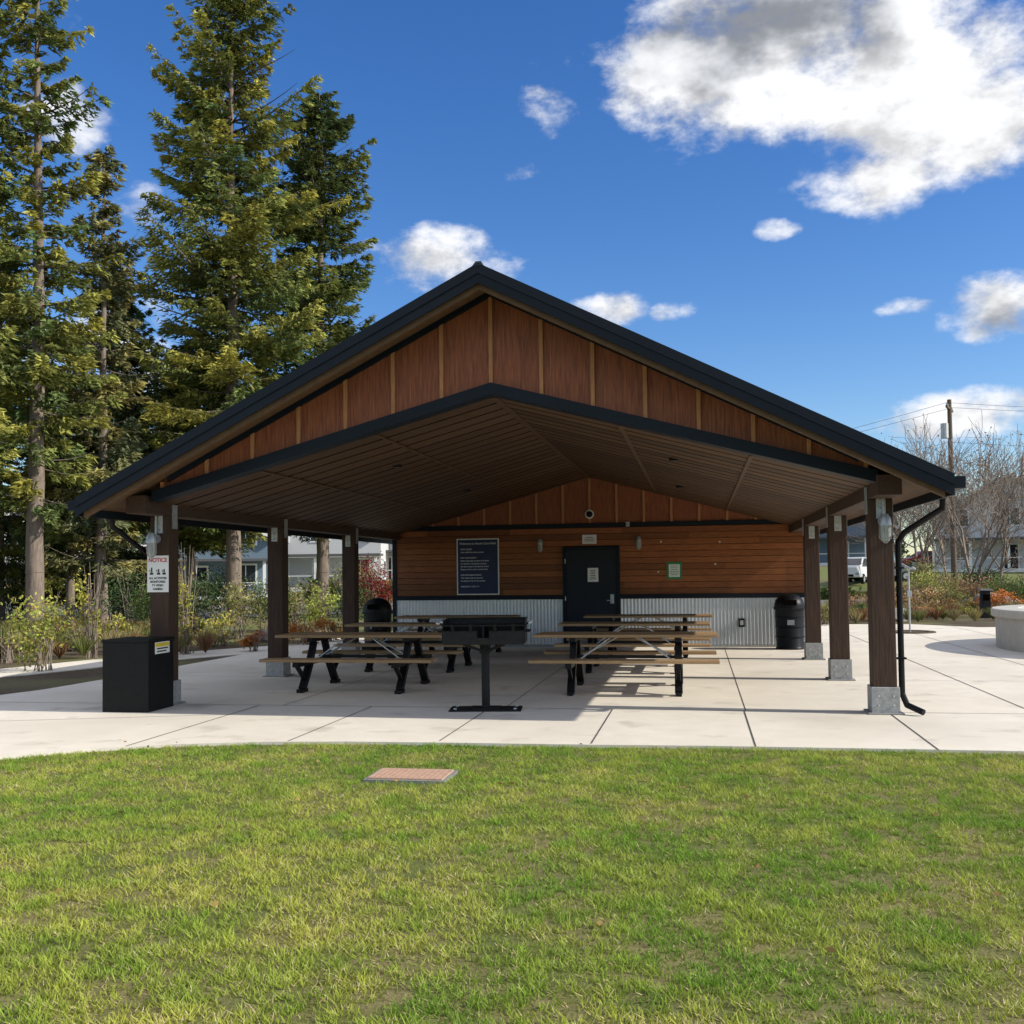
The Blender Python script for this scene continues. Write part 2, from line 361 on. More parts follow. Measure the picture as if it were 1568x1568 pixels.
for sg in(-1,1):
    x1=XC+sg*4.2
    ya,yb,t0,t1,k=YG-.06,YG+.16,-.045,.085,'navy'
    vs=[(XC,ya,band(XC)+t0),(x1,ya,band(x1)+t0),(x1,ya,band(x1)+t1),(XC,ya,band(XC)+t1),(XC,yb,band(XC)+t0),(x1,yb,band(x1)+t0),(x1,yb,band(x1)+t1),(XC,yb,band(XC)+t1)]
    bd.add(vs,[(0,1,2,3),(7,6,5,4),(0,4,5,1),(3,2,6,7),(1,5,6,2)],k)
    x2=XC+sg*4.0
    vs=[(XC,YG-.05,ZR-.17),(x2,YG-.05,zr(x2)-.17),(x2,YG-.05,zr(x2)-.102),(XC,YG-.05,ZR-.102),(XC,YG-.002,ZR-.17),(x2,YG-.002,zr(x2)-.17),(x2,YG-.002,zr(x2)-.102),(XC,YG-.002,ZR-.102)]
    bd.add(vs,[(0,1,2,3),(7,6,5,4),(0,4,5,1),(3,2,6,7),(1,5,6,2)],'navy')
bd.obj('gable_bottom_chord',pav)
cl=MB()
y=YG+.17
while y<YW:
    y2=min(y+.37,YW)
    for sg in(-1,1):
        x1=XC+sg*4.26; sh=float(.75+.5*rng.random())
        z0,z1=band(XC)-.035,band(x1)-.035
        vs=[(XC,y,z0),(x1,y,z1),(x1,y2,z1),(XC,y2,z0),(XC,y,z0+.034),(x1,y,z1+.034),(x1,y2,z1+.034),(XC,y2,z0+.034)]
        cl.add(vs,[(0,1,2,3)],'ceil',sh);cl.add(vs,[(0,4,5,1),(3,2,6,7)],'dark')  # board edges coloured near-black, so gap shade is painted on
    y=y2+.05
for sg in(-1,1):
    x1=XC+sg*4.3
    cl.quad((XC,YG+.16,band(XC)),(x1,YG+.16,band(x1)),(x1,YW,band(x1)),(XC,YW,band(XC)),'dark')  # near-black sheet above the boards, painted shade for the gaps
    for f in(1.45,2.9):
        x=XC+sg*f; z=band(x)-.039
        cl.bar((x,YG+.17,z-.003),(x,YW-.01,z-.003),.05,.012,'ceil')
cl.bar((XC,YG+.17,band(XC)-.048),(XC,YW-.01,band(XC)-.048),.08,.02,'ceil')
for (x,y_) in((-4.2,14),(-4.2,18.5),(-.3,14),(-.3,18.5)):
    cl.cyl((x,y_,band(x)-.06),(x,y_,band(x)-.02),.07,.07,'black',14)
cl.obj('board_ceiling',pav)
w=MB();WX0,WX1=-6.70,2.26
w.box(WX0,WX1,YW+.03,YW+.2,0,2.62,'dark')
z=1.125
while z<2.57:
    z2=min(z+.132,2.575); x=WX0-.0-rng.random()*1.5
    while x<WX1:
        xn=x+1.6+rng.random()*1.6; a=max(x,WX0);b2=min(xn,WX1); s=float(.7+.6*rng.random())
        segs=[(a,b2)]
        if z<2.17:
            segs=[]
            if a<-2.9: segs.append((a,min(b2,-2.9)))
            if b2>-1.67: segs.append((max(a,-1.67),b2))
        for q0,q1 in segs:
            if q1-q0>.01: w.box(q0+.0015,q1-.0015,YW,YW+.029,z,z2-.009,'siding',(s,s*(.95+.1*float(rng.random())),s*.95))
        x=xn
    z+=.132
w.box(WX0,WX1,YW-.04,YW+.0,2.576,2.67,'navy')
w.box(WX0,-2.905,YW-.05,YW-.002,1.03,1.115,'navy');w.box(-1.665,WX1,YW-.05,YW-.002,1.03,1.115,'navy')
w.box(WX0-.04,WX0+.05,YW-.03,YW+.22,0.0,2.575,'navy');w.box(WX1-.05,WX1+.04,YW-.03,YW+.22,0,2.575,'navy')
w.box(WX0,-2.9,YW-.03,YW+.02,0,.05,'base');w.box(-1.67,WX1,YW-.03,YW+.02,0,.05,'base')
w.box(WX0,WX1,YW+.2,YB-.9,0,2.5,'siding',.7)
w.obj('back_wall',pav)
c=MB()
for xa,xb in((WX0+.05,-2.9),(-1.67,WX1-.05)):
    n=int((xb-xa)/.0085); vs=[];fs=[]
    for i in range(n+1):
        x=xa+(xb-xa)*i/n; yv=YW-.012-.011*math.cos(2*math.pi*x/.075); vs+=[(x,yv,.051),(x,yv,1.029)]
    for i in range(n): fs.append((2*i,2*i+2,2*i+3,2*i+1))
    c.add(vs,fs,'corr')
    for zz in(.25,.85):
        for x in np.arange(xa+.2,xb,.45): c.cyl((x,YW-.03,zz),(x,YW-.02,zz),.008,.008,'base',6)
c.obj('corrugated_wainscot',pav,0,True)
gable(YW-.005,lambda x:max(2.671,2.671),'back_gable_panels','gable','batten',xl=-4.2,xr=4.2,bw=.05)
d=MB()
d.box(-2.9,-2.84,YW-.06,YW+.0,0,2.16,'navy');d.box(-1.73,-1.67,YW-.06,YW+.0,0,2.16,'navy');d.box(-2.84,-1.73,YW-.06,YW,2.1,2.16,'navy')
d.box(-2.836,-1.734,YW-.03,YW-.001,.01,2.096,'door')
d.box(-1.88,-1.80,YW-.036,YW-.0301,.93,1.13,'galv');d.cyl((-1.84,YW-.09,1.0),(-1.84,YW-.036,1.0),.012,.012,'galv');d.cyl((-1.95,YW-.09,1.0),(-1.83,YW-.09,1.0),.011,.011,'galv')
d.cyl((-1.84,YW-.05,1.1),(-1.84,YW-.036,1.1),.025,.025,'galv')
for zz in(.25,1.05,1.85): d.cyl((-2.845,YW-.066,zz-.05),(-2.845,YW-.066,zz+.05),.012,.012,'galv',8)
d.box(-2.80,-1.77,YW-.034,YW-.0301,.05,.25,'galv',.4)
d.obj('service_door',pav,.003)
def notice(name,x0,x1,z0,z1,y,frame='white',lines=6,f=.02):
    e=empty(name); b=MB()
    b.box(x0,x1,y-.014,y-.001,z0,z1,frame)
    b.box(x0+f,x1-f,y-.017,y-.0141,z0+f,z1-f,'white')
    b.obj('notice_panel',e,.002)
    t=MB();hh=(z1-z0-2*f)
    for i in range(lines):
        zz=z1-f-hh*(i+1)/(lines+1.2); ww=(x1-x0-2*f)*.5*(.5+.4*float(rng.random()))
        t.box((x0+x1)/2-ww,(x0+x1)/2+ww,y-.0185,y-.0171,zz-.006,zz+.006,'ink' if frame=='white' else 'green')
    t.obj('printed_lines',e)
    return e
notice('paper_notice',-2.36,-2.13,1.40,1.70,YW-.03)
notice('restroom_notice',-2.47,-2.16,2.22,2.42,YW-.0,lines=3)
notice('framed_notice',-.67,-.35,1.44,1.80,YW,'green',6,.045)
e=empty('information_sign');b=MB();b.box(-5.26,-4.31,YW-.03,YW-.001,1.14,2.38,'white');b.box(-5.235,-4.335,YW-.034,YW-.0301,1.165,2.355,'signblue');b.obj('sign_panel',e,.003)
text('Welcome to North Cove Park',(-4.785,YW-.0365,2.25),.066,'whiteink',e,bold=.0012)
text('PARK HOURS\nOpen daily from dawn to dusk\n\nFOR YOUR SAFETY\nPlease keep dogs on leash at all times\nNo alcohol or smoking in the park\nNo fires except in the grills provided\nDispose of hot coals in marked bins\n\nSHELTER RESERVATIONS\nThis shelter may be reserved\nfor groups of up to forty people\n\nEMERGENCY DIAL 911',(-5.17,YW-.0365,2.13),.042,'whiteink',e,align='LEFT',sp=1.5,bold=.001)
def sconce(name,x,y,z,sc=1.0,conduit=None):
    b=MB();yo=y-.11*sc
    b.cyl((x,y-.02,z+.10*sc),(x,y,z+.10*sc),.055*sc,.055*sc,'galv',14)
    b.cyl((x,y-.02,z+.10*sc),(x,yo,z+.13*sc),.015*sc,.015*sc,'galv',8)
    b.lathe(x,yo,[(z+.17*sc,.004),(z+.165*sc,.03*sc),(z+.12*sc,.055*sc),(z+.06*sc,.062*sc),(z+.05*sc,.062*sc)],'galv',16)
    b.lathe(x,yo,[(z+.05*sc,.05*sc),(z-.06*sc,.05*sc),(z-.10*sc,.035*sc),(z-.115*sc,.003)],'lamp',16)
    for i in range(6):
        t=i*math.pi/3; q=lambda r,zz:(x+r*math.cos(t)*sc,yo+r*math.sin(t)*sc,z+zz*sc)
        b.cyl(q(.058,.05),q(.058,-.07),.004*sc,.004*sc,'base',5,caps=False);b.cyl(q(.058,-.07),q(.01,-.125),.004*sc,.004*sc,'base',5,caps=False)
    if conduit: b.cyl((x,y-.02,z+.1*sc),(x,y-.02,conduit),.012,.012,'galv',8)
    b.obj(name,None,0,True)
sconce('wall_lamp',-3.38,YW,2.18);sconce('wall_lamp',-1.25,YW,2.2)
sconce('wall_lamp',XR+.02,12.03-.15,2.02,1.1,2.5);sconce('wall_lamp',XL-.03,12.03-.15,1.98,1.1,2.4)
b=MB();b.cyl((-2.30,YW-.06,2.86),(-2.30,YW-.03,2.86),.10,.09,'white',20);b.ball((-2.30,YW-.07,2.86),.07,'black',14);b.obj('security_camera',None,0,True)
b=MB();b.box(.80,.93,YW-.06,YW-.026,.42,.60,'black');b.box(.83,.90,YW-.068,YW-.0601,.46,.56,'galv');b.obj('outlet_box',None,.004)
b=MB();b.box(-1.52,-1.44,YW-.06,YW-.041,2.58,2.68,'galv');b.cyl((-1.48,YW-.06,2.63),(-1.48,YW-.10,2.60),.02,.03,'galv');b.obj('motion_sensor')
for x,zz in((-.78,2.24),(-.85,1.6),(.35,1.75),(.45,2.22)):
    b=MB();b.cyl((x,YW-.012,zz),(x,YW-.001,zz),.018,.018,'white',10);b.ball((x,YW-.012,zz),.012,'white');b.obj('wall_anchor')
b=MB();b.path([(2.58,11.55,2.40),(2.58,11.6,2.24),(2.25,11.95,2.0),(2.19,11.98,1.9),(2.19,11.98,.22),(2.23,11.93,.10),(2.37,11.78,.04)],.034,'black')
for zz in(.6,1.6):b.box(2.13,2.24,11.93,12.03,zz,zz+.02,'black',.5)
b.obj('downspout',None,0,True)
b=MB();b.path([(-7.14,11.55,2.40),(-7.14,11.6,2.24),(-6.95,11.98,1.95),(-6.88,12.1,1.88),(-6.88,12.1,.2),(-7.0,12.0,.05)],.034,'black');b.obj('downspout',None,0,True)
e=empty('video_notice_sign');yS=12.03-.137;b=MB();b.box(-6.84,-6.55,yS-.006,yS-.001,1.42,1.88,'white');b.obj('sign_panel',e)
xc=-6.695
text('NOTICE',(xc,yS-.0075,1.80),.07,'redink',e,bold=.002)
text('ALL ACTIVITIES\nMONITORED\nBY VIDEO\nCAMERA',(xc,yS-.0075,1.585),.035,'ink',e,bold=.0016,sp=1.3)
b=MB()
for dx in(-.085,0.01,.085):
    b.box(xc+dx-.022,xc+dx+.022,yS-.0085,yS-.0071,1.64,1.665,'ink');b.box(xc+dx-.008,xc+dx+.01,yS-.0085,yS-.0071,1.668,1.71+.02*(dx<0),'ink');b.box(xc+dx-.03,xc+dx-.018,yS-.0085,yS-.0071,1.68,1.70,'ink')
b.obj('pictogram',e)
e=empty('black_coal_bin');b=MB()
b.box(-7.07,-6.47,11.27,11.87,.0,.83,'black');b.box(-7.08,-6.46,11.26,11.885,.831,.865,'black')
b.obj('cabinet',e,.006)
b=MB();b.box(-6.469,-6.466,11.42,11.76,.68,.82,'white');b.box(-6.4659,-6.464,11.43,11.75,.765,.81,'yellow');b.box(-6.4659,-6.464,11.46,11.72,.735,.75,'ink');b.box(-6.4659,-6.464,11.46,11.68,.70,.715,'ink');b.obj('label',e)
def litter(x,y):
    b=MB();b.lathe(x,y,[(0.0,.27),(.03,.285),(.06,.27),(.80,.29),(.80,.315),(.83,.32),(.86,.315),(.86,.30),(.90,.30),(1.0,.27),(1.08,.19),(1.12,.10),(1.13,.02)],'black',32)
    for z in(.25,.45,.65): b.lathe(x,y,[(z-.012,.284),(z,.30),(z+.012,.284)],'black',32)
    b.box(x-.12,x+.12,y-.325,y-.27,.90,1.0,'dark')
    b.box(x-.07,x+.07,y-.302,y-.292,.5,.6,'galv',.6)
    b.obj('litter_bin',None,0,True)
litter(1.80,21.55);litter(-6.62,20.6)
# ---------------------------------------------------------------- picnic tables
def table(cx,cy,rz=0):
    e=empty('picnic_table',(cx,cy,0),rz);b=MB()
    for i in range(5):
        y=-.37+i*.15; b.box(-1.22,1.22,y,y+.138,.73,.77,'plank',float(.85+.3*rng.random()))
    for y0 in(-.88,.60):
        for i in range(2): b.box(-1.22,1.22,y0+i*.145,y0+i*.145+.135,.43,.47,'plank',float(.85+.3*rng.random()))
    b.obj('planks',e,.006)
    f=MB()
    for x in(-.70,.70):
        f.box(x-.04,x+.04,-.36,.36,.67,.728,'black')
        f.box(x-.04,x+.04,-.87,.87,.36,.428,'black')
        for s in(-1,1):
            f.bar((x,s*.20,.67),(x,s*.34,.42),.075,.09,'black',up=(1,0,0))
            f.bar((x,s*.34,.40),(x,s*.62,.04),.075,.10,'black',up=(1,0,0))
            f.box(x-.04,x+.04,min(s*.50,s*.74),max(s*.50,s*.74),0,.05,'black')
            f.bar((x,s*.80,.37),(x,s*.55,.18),.05,.05,'black',up=(1,0,0))
    f.obj('steel_frame',e,.006)
    g=MB()
    for s in(-1,1):
        g.cyl((s*.68,0,.42),(s*.12,0,.72),.013,.013,'galv',8)
        g.cyl((s*.66,-.3,.40),(s*.2,-.30,.725),.010,.010,'galv',8)
    g.bar((-.7,0,.45),(.7,0,.45),.04,.04,'black')
    g.obj('braces',e)
for cx in(-4.70,-.98):
    for cy in(14.05,17.0,20.0): table(cx+float(rng.normal()*.04),cy,float(rng.normal()*.012))
# ---------------------------------------------------------------- grill
e=empty('park_grill',(-2.50,11.9,0),.12);e.scale=(1.17,1,1);b=MB()
b.box(-.36,.36,-.2,.2,0,.018,'blackm');b.box(-.15,.15,-.15,.15,.018,.03,'blackm')
b.cyl((0,0,.03),(0,0,.78),.042,.042,'blackm',16);b.cyl((0,0,.66),(0,0,.80),.056,.056,'blackm',16)
for sx in(-.3,.3):
    for sy in(-.13,.13): b.cyl((sx,sy,.018),(sx,sy,.035),.018,.018,'galv',6)
b.box(-.40,.40,-.27,.27,.78,.795,'blackm')
b.box(-.40,-.06,-.275,-.262,.78,.94,'blackm');b.box(.06,.40,-.275,-.262,.78,.94,'blackm');b.box(-.0599,.0599,-.275,-.262,.78,.86,'blackm')
b.box(-.40,.40,.262,.275,.78,1.06,'blackm');b.box(-.006,.006,-.262,.262,.796,1.0,'blackm')
for s in(-1,1):
    vs=[(s*.40,-.262,.795),(s*.40,.262,.795),(s*.40,.262,1.06),(s*.40,-.12,1.06),(s*.40,-.262,.94)]
    vs+=[(s*.412,a[1],a[2]) for a in vs]
    b.add(vs,[(0,1,2,3,4),(9,8,7,6,5)]+[(i,(i+1)%5,5+(i+1)%5,5+i) for i in range(5)],'blackm')
    x0,x1=sorted((s*.412,s*.46)); b.box(x0,x1,-.2,.2,.92,.932,'blackm')
    for sy in(-.16,.16):
        b.cyl((s*.40,sy,1.0),(s*.45,sy,1.02),.009,.009,'blackm',8);b.cyl((s*.445,sy,1.02),(s*.48,sy,1.03),.014,.014,'galv',8)
b.bar((-.2,-.2,.78),(0,-.02,.68),.03,.03,'blackm');b.bar((.2,-.2,.78),(0,-.02,.68),.03,.03,'blackm')
for i in range(27): b.cyl((-.39+i*.03,-.25,1.0),(-.39+i*.03,.25,1.0),.006,.006,'blackm',6)
b.cyl((-.40,-.25,1.0),(.40,-.25,1.0),.009,.009,'blackm',8);b.cyl((-.40,.0,.992),(.40,.0,.992),.009,.009,'blackm',8)
b.box(-.42,.42,.25,.29,1.061,1.075,'blackm')
for sx in(-.3,-.12,.12,.3):
    b.bar((sx,-.276,.93),(sx,-.36,1.02),.03,.012,'blackm')
b.obj('grill_body',e,.003)
# ---------------------------------------------------------------- right side features
w=MB();cx,cy=9.35,21.6
w.lathe(cx,cy,[(-.02,3.50),(.62,3.50),(.62,3.56),(.64,3.58),(.76,3.58),(.78,3.56),(.78,3.08),(.76,3.06),(.5,3.06)],'wallc',96)
w.lathe(cx,cy,[(.5,3.06),(.55,2.0),(.6,.01)],'mulch',64)
w.obj('circular_seat_wall')
b=MB();b.cyl((5.2,27.2,0),(5.2,27.2,1.5),.022,.022,'galv',10);b.path([(5.2,27.2,1.5),(5.22,27.18,1.6),(5.3,27.15,1.63),(5.36,27.13,1.58)],.022,'galv');b.box(5.15,5.25,27.12,27.2,.9,1.05,'galv');b.obj('water_hydrant_pipe')
b=MB();b.box(8.9,9.2,35.05,35.35,0,.86,'blackm',top=.02);b.box(8.87,9.23,35.02,35.38,.861,.92,'base',.7);b.box(8.95,9.15,35.03,35.05,.55,.75,'dark');b.obj('bollard_light',None,.01)
def boulder(x,y,s,seed):
    bm=bmesh.new();bmesh.ops.create_icosphere(bm,subdivisions=3,radius=1);r=np.random.default_rng(seed);pl=r.normal(size=(9,3));pl/=np.linalg.norm(pl,axis=1,keepdims=True)
    for v in bm.verts:
        d=np.array(v.co)
        for p in pl:
            q=d@p
            if q>.72: d=d-p*(q-.72)
        v.co=Vector(d*[s*1.3,s,s*.7])
    me=bpy.data.meshes.new('boulder');bm.to_mesh(me);bm.free();me.materials.append(M['stone'])
    a=me.color_attributes.new('col','FLOAT_COLOR','POINT');a.data.foreach_set('color',np.ones(len(me.vertices)*4,np.float32))
    o=bpy.data.objects.new('boulder',me);o.location=(x,y,s*.3);COL.objects.link(o)
boulder(10.6,40.0,.75,1);boulder(12.5,39.5,.5,2);boulder(5.9,33.5,.45,3);boulder(-10.5,24,.35,4)
# ---------------------------------------------------------------- vegetation
def conifer(x,y,H,R,cb,nb,dens,seed,dark=1.0,tint=(0.085,.11,.03),power=.55,r0=.28,name='fir_tree',low=.7,ppow=.9):
    r=np.random.default_rng(seed); parts=[]
    n=24; zz=np.linspace(0,H,n+1); wx=np.cumsum(r.normal(size=n+1))*.02;wy=np.cumsum(r.normal(size=n+1))*.02
    tr=np.stack([x+wx,y+wy,zz],1);rr=r0*(1-zz/H)**.85+.012
    parts.append(tubes(tr[:-1],tr[1:],rr[:-1],rr[1:],(1,1,1),1,10))
    LP=[];LD=[];LC=[];LL=[];B0=[];B1=[];BR0=[];BR1=[]
    us=np.sort(r.random(nb)**ppow)
    gap=r.random((30,6))
    for i,u0 in enumerate(us):
        z=cb+(H-cb)*u0
        az=r.random()*2*np.pi
        g=gap[int(u0*29),int(az/6.2832*5.999)]
        prof=(1-u0)**power*(.42+.68*g)*min(1,low+u0*1.6)
        L=R*prof*(.6+.6*r.random())+.15
        dh=np.array([np.cos(az),np.sin(az),0]);pe=np.array([-np.sin(az),np.cos(az),0])
        a=(-.34+.80*u0)+r.normal()*.12; bcv=(.30-.15*u0)*(.5+r.random())
        base=np.array([np.interp(z,zz,tr[:,0]),np.interp(z,zz,tr[:,1]),z])
        s=np.linspace(0,1,7);pts=base+dh*(L*s)[:,None]+np.array([0,0,1])*((a*s+bcv*s*s)*L)[:,None]
        B0.append(pts[:-1]);B1.append(pts[1:]);br_=.012+.013*L;q=br_*(1-s*.85);BR0.append(q[:-1]);BR1.append(q[1:])
        if r.random()<.07: continue
        m=int(dens*L*(.6+.8*r.random()))+14
        k=max(4,int(L*4.5));tw=(np.arange(k)+r.random(k))/k; ti=r.integers(0,k,m); ss=.18+.84*tw[ti]+r.normal(size=m)*.012
        tside=np.where(r.random(k)<.5,-1,1)[ti]; both=r.random(m)<.35; side=np.where(both,-tside,tside)
        tl=(.10+.42*L*np.clip(1.05-ss,0,1)*np.clip(ss*2.4,0,1)*(.5+.8*r.random(k)[ti])); v=r.random(m)**.8
        pos=base+dh*(L*ss)[:,None]+np.array([0,0,1])*((a*ss+bcv*ss*ss)*L)[:,None]
        pos=pos+pe*(side*tl*v)[:,None]+dh*(tl*v*.6)[:,None]
        hang=(.04+.40*(1-u0*.7)*r.random(k)[ti])*r.random(m); pos[:,2]-=hang+tl*v*.15
        pos+=r.normal(size=(m,3))*.025
        D=dh*.6+pe*(side*.7)[:,None]+r.normal(size=(m,3))*.28; D[:,2]-=.10+hang*1.6
        LP.append(pos);LD.append(D);LL.append(.11+.14*r.random(m))
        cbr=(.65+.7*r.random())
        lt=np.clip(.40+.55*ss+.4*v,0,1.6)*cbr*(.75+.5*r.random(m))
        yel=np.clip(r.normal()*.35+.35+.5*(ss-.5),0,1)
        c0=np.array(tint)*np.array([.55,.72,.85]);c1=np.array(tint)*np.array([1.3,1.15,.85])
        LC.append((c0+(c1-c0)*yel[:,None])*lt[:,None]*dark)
    P=np.concatenate(LP);D=np.concatenate(LD);L_=np.concatenate(LL);Cc=np.clip(np.concatenate(LC),0,1)
    parts.insert(0,leaves(P,D,L_,L_*.38,Cc,True))
    parts.append(tubes(np.concatenate(B0),np.concatenate(B1),np.concatenate(BR0),np.concatenate(BR1),(.6,.6,.6),1,3))
    return arrmesh(name,parts,['leaf','bark'])
T1=(.255,.265,.08);T2=(.21,.225,.075);T3=(.155,.185,.065)
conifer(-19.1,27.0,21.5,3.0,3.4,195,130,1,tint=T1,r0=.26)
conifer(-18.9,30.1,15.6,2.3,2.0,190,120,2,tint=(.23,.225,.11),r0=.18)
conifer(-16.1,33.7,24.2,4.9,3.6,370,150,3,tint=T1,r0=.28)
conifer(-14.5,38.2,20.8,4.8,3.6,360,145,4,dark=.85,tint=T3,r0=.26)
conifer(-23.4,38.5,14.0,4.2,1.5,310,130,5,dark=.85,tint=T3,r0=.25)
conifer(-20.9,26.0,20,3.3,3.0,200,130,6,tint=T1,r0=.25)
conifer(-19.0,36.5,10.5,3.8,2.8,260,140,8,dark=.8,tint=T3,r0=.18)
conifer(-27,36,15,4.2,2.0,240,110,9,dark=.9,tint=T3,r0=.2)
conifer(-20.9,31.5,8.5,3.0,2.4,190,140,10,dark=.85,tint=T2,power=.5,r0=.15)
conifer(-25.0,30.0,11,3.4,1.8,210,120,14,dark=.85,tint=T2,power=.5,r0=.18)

def shrub(name,x,y,rx,ry,h,n,col,size=.07,var=.35,stems=14,seed=0,z0=None):
    r=np.random.default_rng(seed+int(abs(x*37+y*91)*10)); z0=float(gz(x,y)) if z0 is None else z0
    k=max(6,int(n/70));ct=norm(r.normal(size=(k,3)))*(r.random((k,1))**.4)*[rx*.85,ry*.85,h*.42];ct[:,2]+=h*.52
    idx=r.integers(0,k,n);P=ct[idx]+r.normal(size=(n,3))*[rx*.15,ry*.15,h*.09];P[:,2]=np.clip(P[:,2],.03,None)
    P+=[x,y,z0]
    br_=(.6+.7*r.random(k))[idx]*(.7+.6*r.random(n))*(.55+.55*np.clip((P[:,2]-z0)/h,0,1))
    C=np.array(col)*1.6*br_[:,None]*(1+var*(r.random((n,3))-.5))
    parts=[leaves(P,r.normal(size=(n,3))+[0,0,.3],size*(.7+.7*r.random(n)),size*.5,np.clip(C,0,.9))]
    a=r.random(stems)*2*np.pi;e_=np.stack([x+rx*.75*np.cos(a)*r.random(stems),y+ry*.75*np.sin(a)*r.random(stems),z0+h*(.6+.45*r.random(stems))],1)
    s_=np.tile([[x,y,z0]],(stems,1))+r.normal(size=(stems,3))*[rx*.12,ry*.12,0]
    mid=(s_+e_)/2+[0,0,h*.1]
    parts.append(tubes(np.concatenate([s_,mid]),np.concatenate([mid,e_]),np.concatenate([np.full(stems,.012),np.full(stems,.008)]),np.concatenate([np.full(stems,.008),np.full(stems,.003)]),(1,1,1),1,4))
    return arrmesh(name,parts,['leaf','twig'])
def wpt(px,wd):  # bearing (tangent) and range from the lawn viewpoint
    t=(px-784)/1568;u=t*wd;return u*.984-wd*.179,u*.179+wd*.984
YG_=(.28,.26,.06);GR=(.09,.12,.04);DG=(.05,.075,.03);OR=(.34,.13,.04);RD=(.15,.025,.025);BR=(.22,.14,.08);OL=(.17,.16,.06)
L=[('leafy_shrub',65,18.0,.75,1.35,(.25,.25,.06)),('shrub',15,20,.6,.7,OL),('shrub',115,23,.5,.7,OL),
('yellow_shrub',172,24,.5,.9,YG_),('leafy_sapling_bare',285,21.5,.45,2.3,YG_),('leafy_sapling_bare',140,21,.4,1.9,YG_),('yellow_shrub',338,24,.7,1.0,YG_),('shrub',300,27,.9,1.9,DG),('shrub',245,29,.9,2.0,GR),('shrub',200,31,1.0,1.9,DG),
('orange_shrub',388,22,.4,.5,OR),('shrub',365,27,.8,1.5,OL),('shrub',405,30,1.0,1.6,GR),('orange_shrub',470,24,.6,.7,OR),('orange_shrub',503,25,.5,.6,(.30,.17,.05)),
('yellow_shrub',488,28,.6,1.4,(.24,.27,.06)),('shrub',450,31,1.0,1.6,OL),('shrub',530,32,.9,1.7,DG),('shrub',595,30,.8,1.0,GR),('red_maple',568,40,1.1,2.3,RD),('shrub',545,42,1.6,2.2,OL),
('shrub',170,43,1.6,2.8,DG),('shrub',120,44,1.6,2.0,GR),('shrub',40,43,1.8,2.6,DG),('shrub',-30,40,2.2,3.0,DG),('shrub',220,42,1.6,2.8,DG),('shrub',260,42,1.2,2.2,OL),('shrub',345,40,1.4,2.0,DG),
('shrub',1262,30,.8,.7,OL),('shrub',1310,33,.9,.6,GR),('brown_shrub',1335,36,1.2,.9,BR),('orange_shrub',1410,37,1.3,.9,(.30,.19,.09)),('shrub',1445,38,1.0,1.1,OL),('orange_shrub',1395,33,.7,.45,(.26,.12,.06)),
('brown_shrub',1480,42,1.6,1.3,BR),('orange_shrub',1540,36,1.1,.8,OR),('shrub',1560,39,1.4,1.4,GR),('shrub',1505,44,1.4,1.8,DG),('shrub',1415,44,1.2,2.0,OL),('shrub',1600,40,1.6,1.8,DG),('yellow_shrub',1455,34,.8,.5,YG_),('red_shrub',1520,33.5,.6,.4,(.22,.08,.05)),('yellow_shrub',1425,41,1.2,1.6,(.25,.25,.08)),('yellow_shrub',1515,38,.8,.6,YG_),('brown_shrub',1385,40,1.2,1.1,BR)]
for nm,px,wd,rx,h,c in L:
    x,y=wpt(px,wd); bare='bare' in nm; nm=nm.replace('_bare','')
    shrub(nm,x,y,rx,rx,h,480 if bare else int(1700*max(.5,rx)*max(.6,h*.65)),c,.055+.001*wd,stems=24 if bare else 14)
P0=[];D0=[];C0=[]
r=np.random.default_rng(77)
for i in range(190):
    px=r.choice([r.uniform(1250,1600),r.uniform(-40,330)]);wd=r.uniform(30,40) if px>700 else r.uniform(20,32)
    x,y=wpt(px,wd);m=90;th=r.random(m)*6.28;e_=r.random(m)*.9
    d=np.stack([np.cos(th)*e_,np.sin(th)*e_,np.ones(m)],1);hh=r.uniform(.2,.55)
    P0.append(np.array([x,y,0])+d*hh*.5);D0.append(d);c=[(.42,.35,.17),(.24,.26,.08),(.30,.17,.09),(.45,.38,.15)][r.integers(0,4)];C0.append(np.array(c)*.85*(.5+.7*r.random((m,1))))
arrmesh('ornamental_grass',[leaves(np.concatenate(P0),np.concatenate(D0),.45,.022,np.concatenate(C0))],['leaf'])
for i in range(7):
    a=i*.9; shrub('shrub',cx+1.6*math.cos(a),cy+1.6*math.sin(a),.5,.5,.4,500,[OL,OR,GR][i%3],.06,z0=.5)
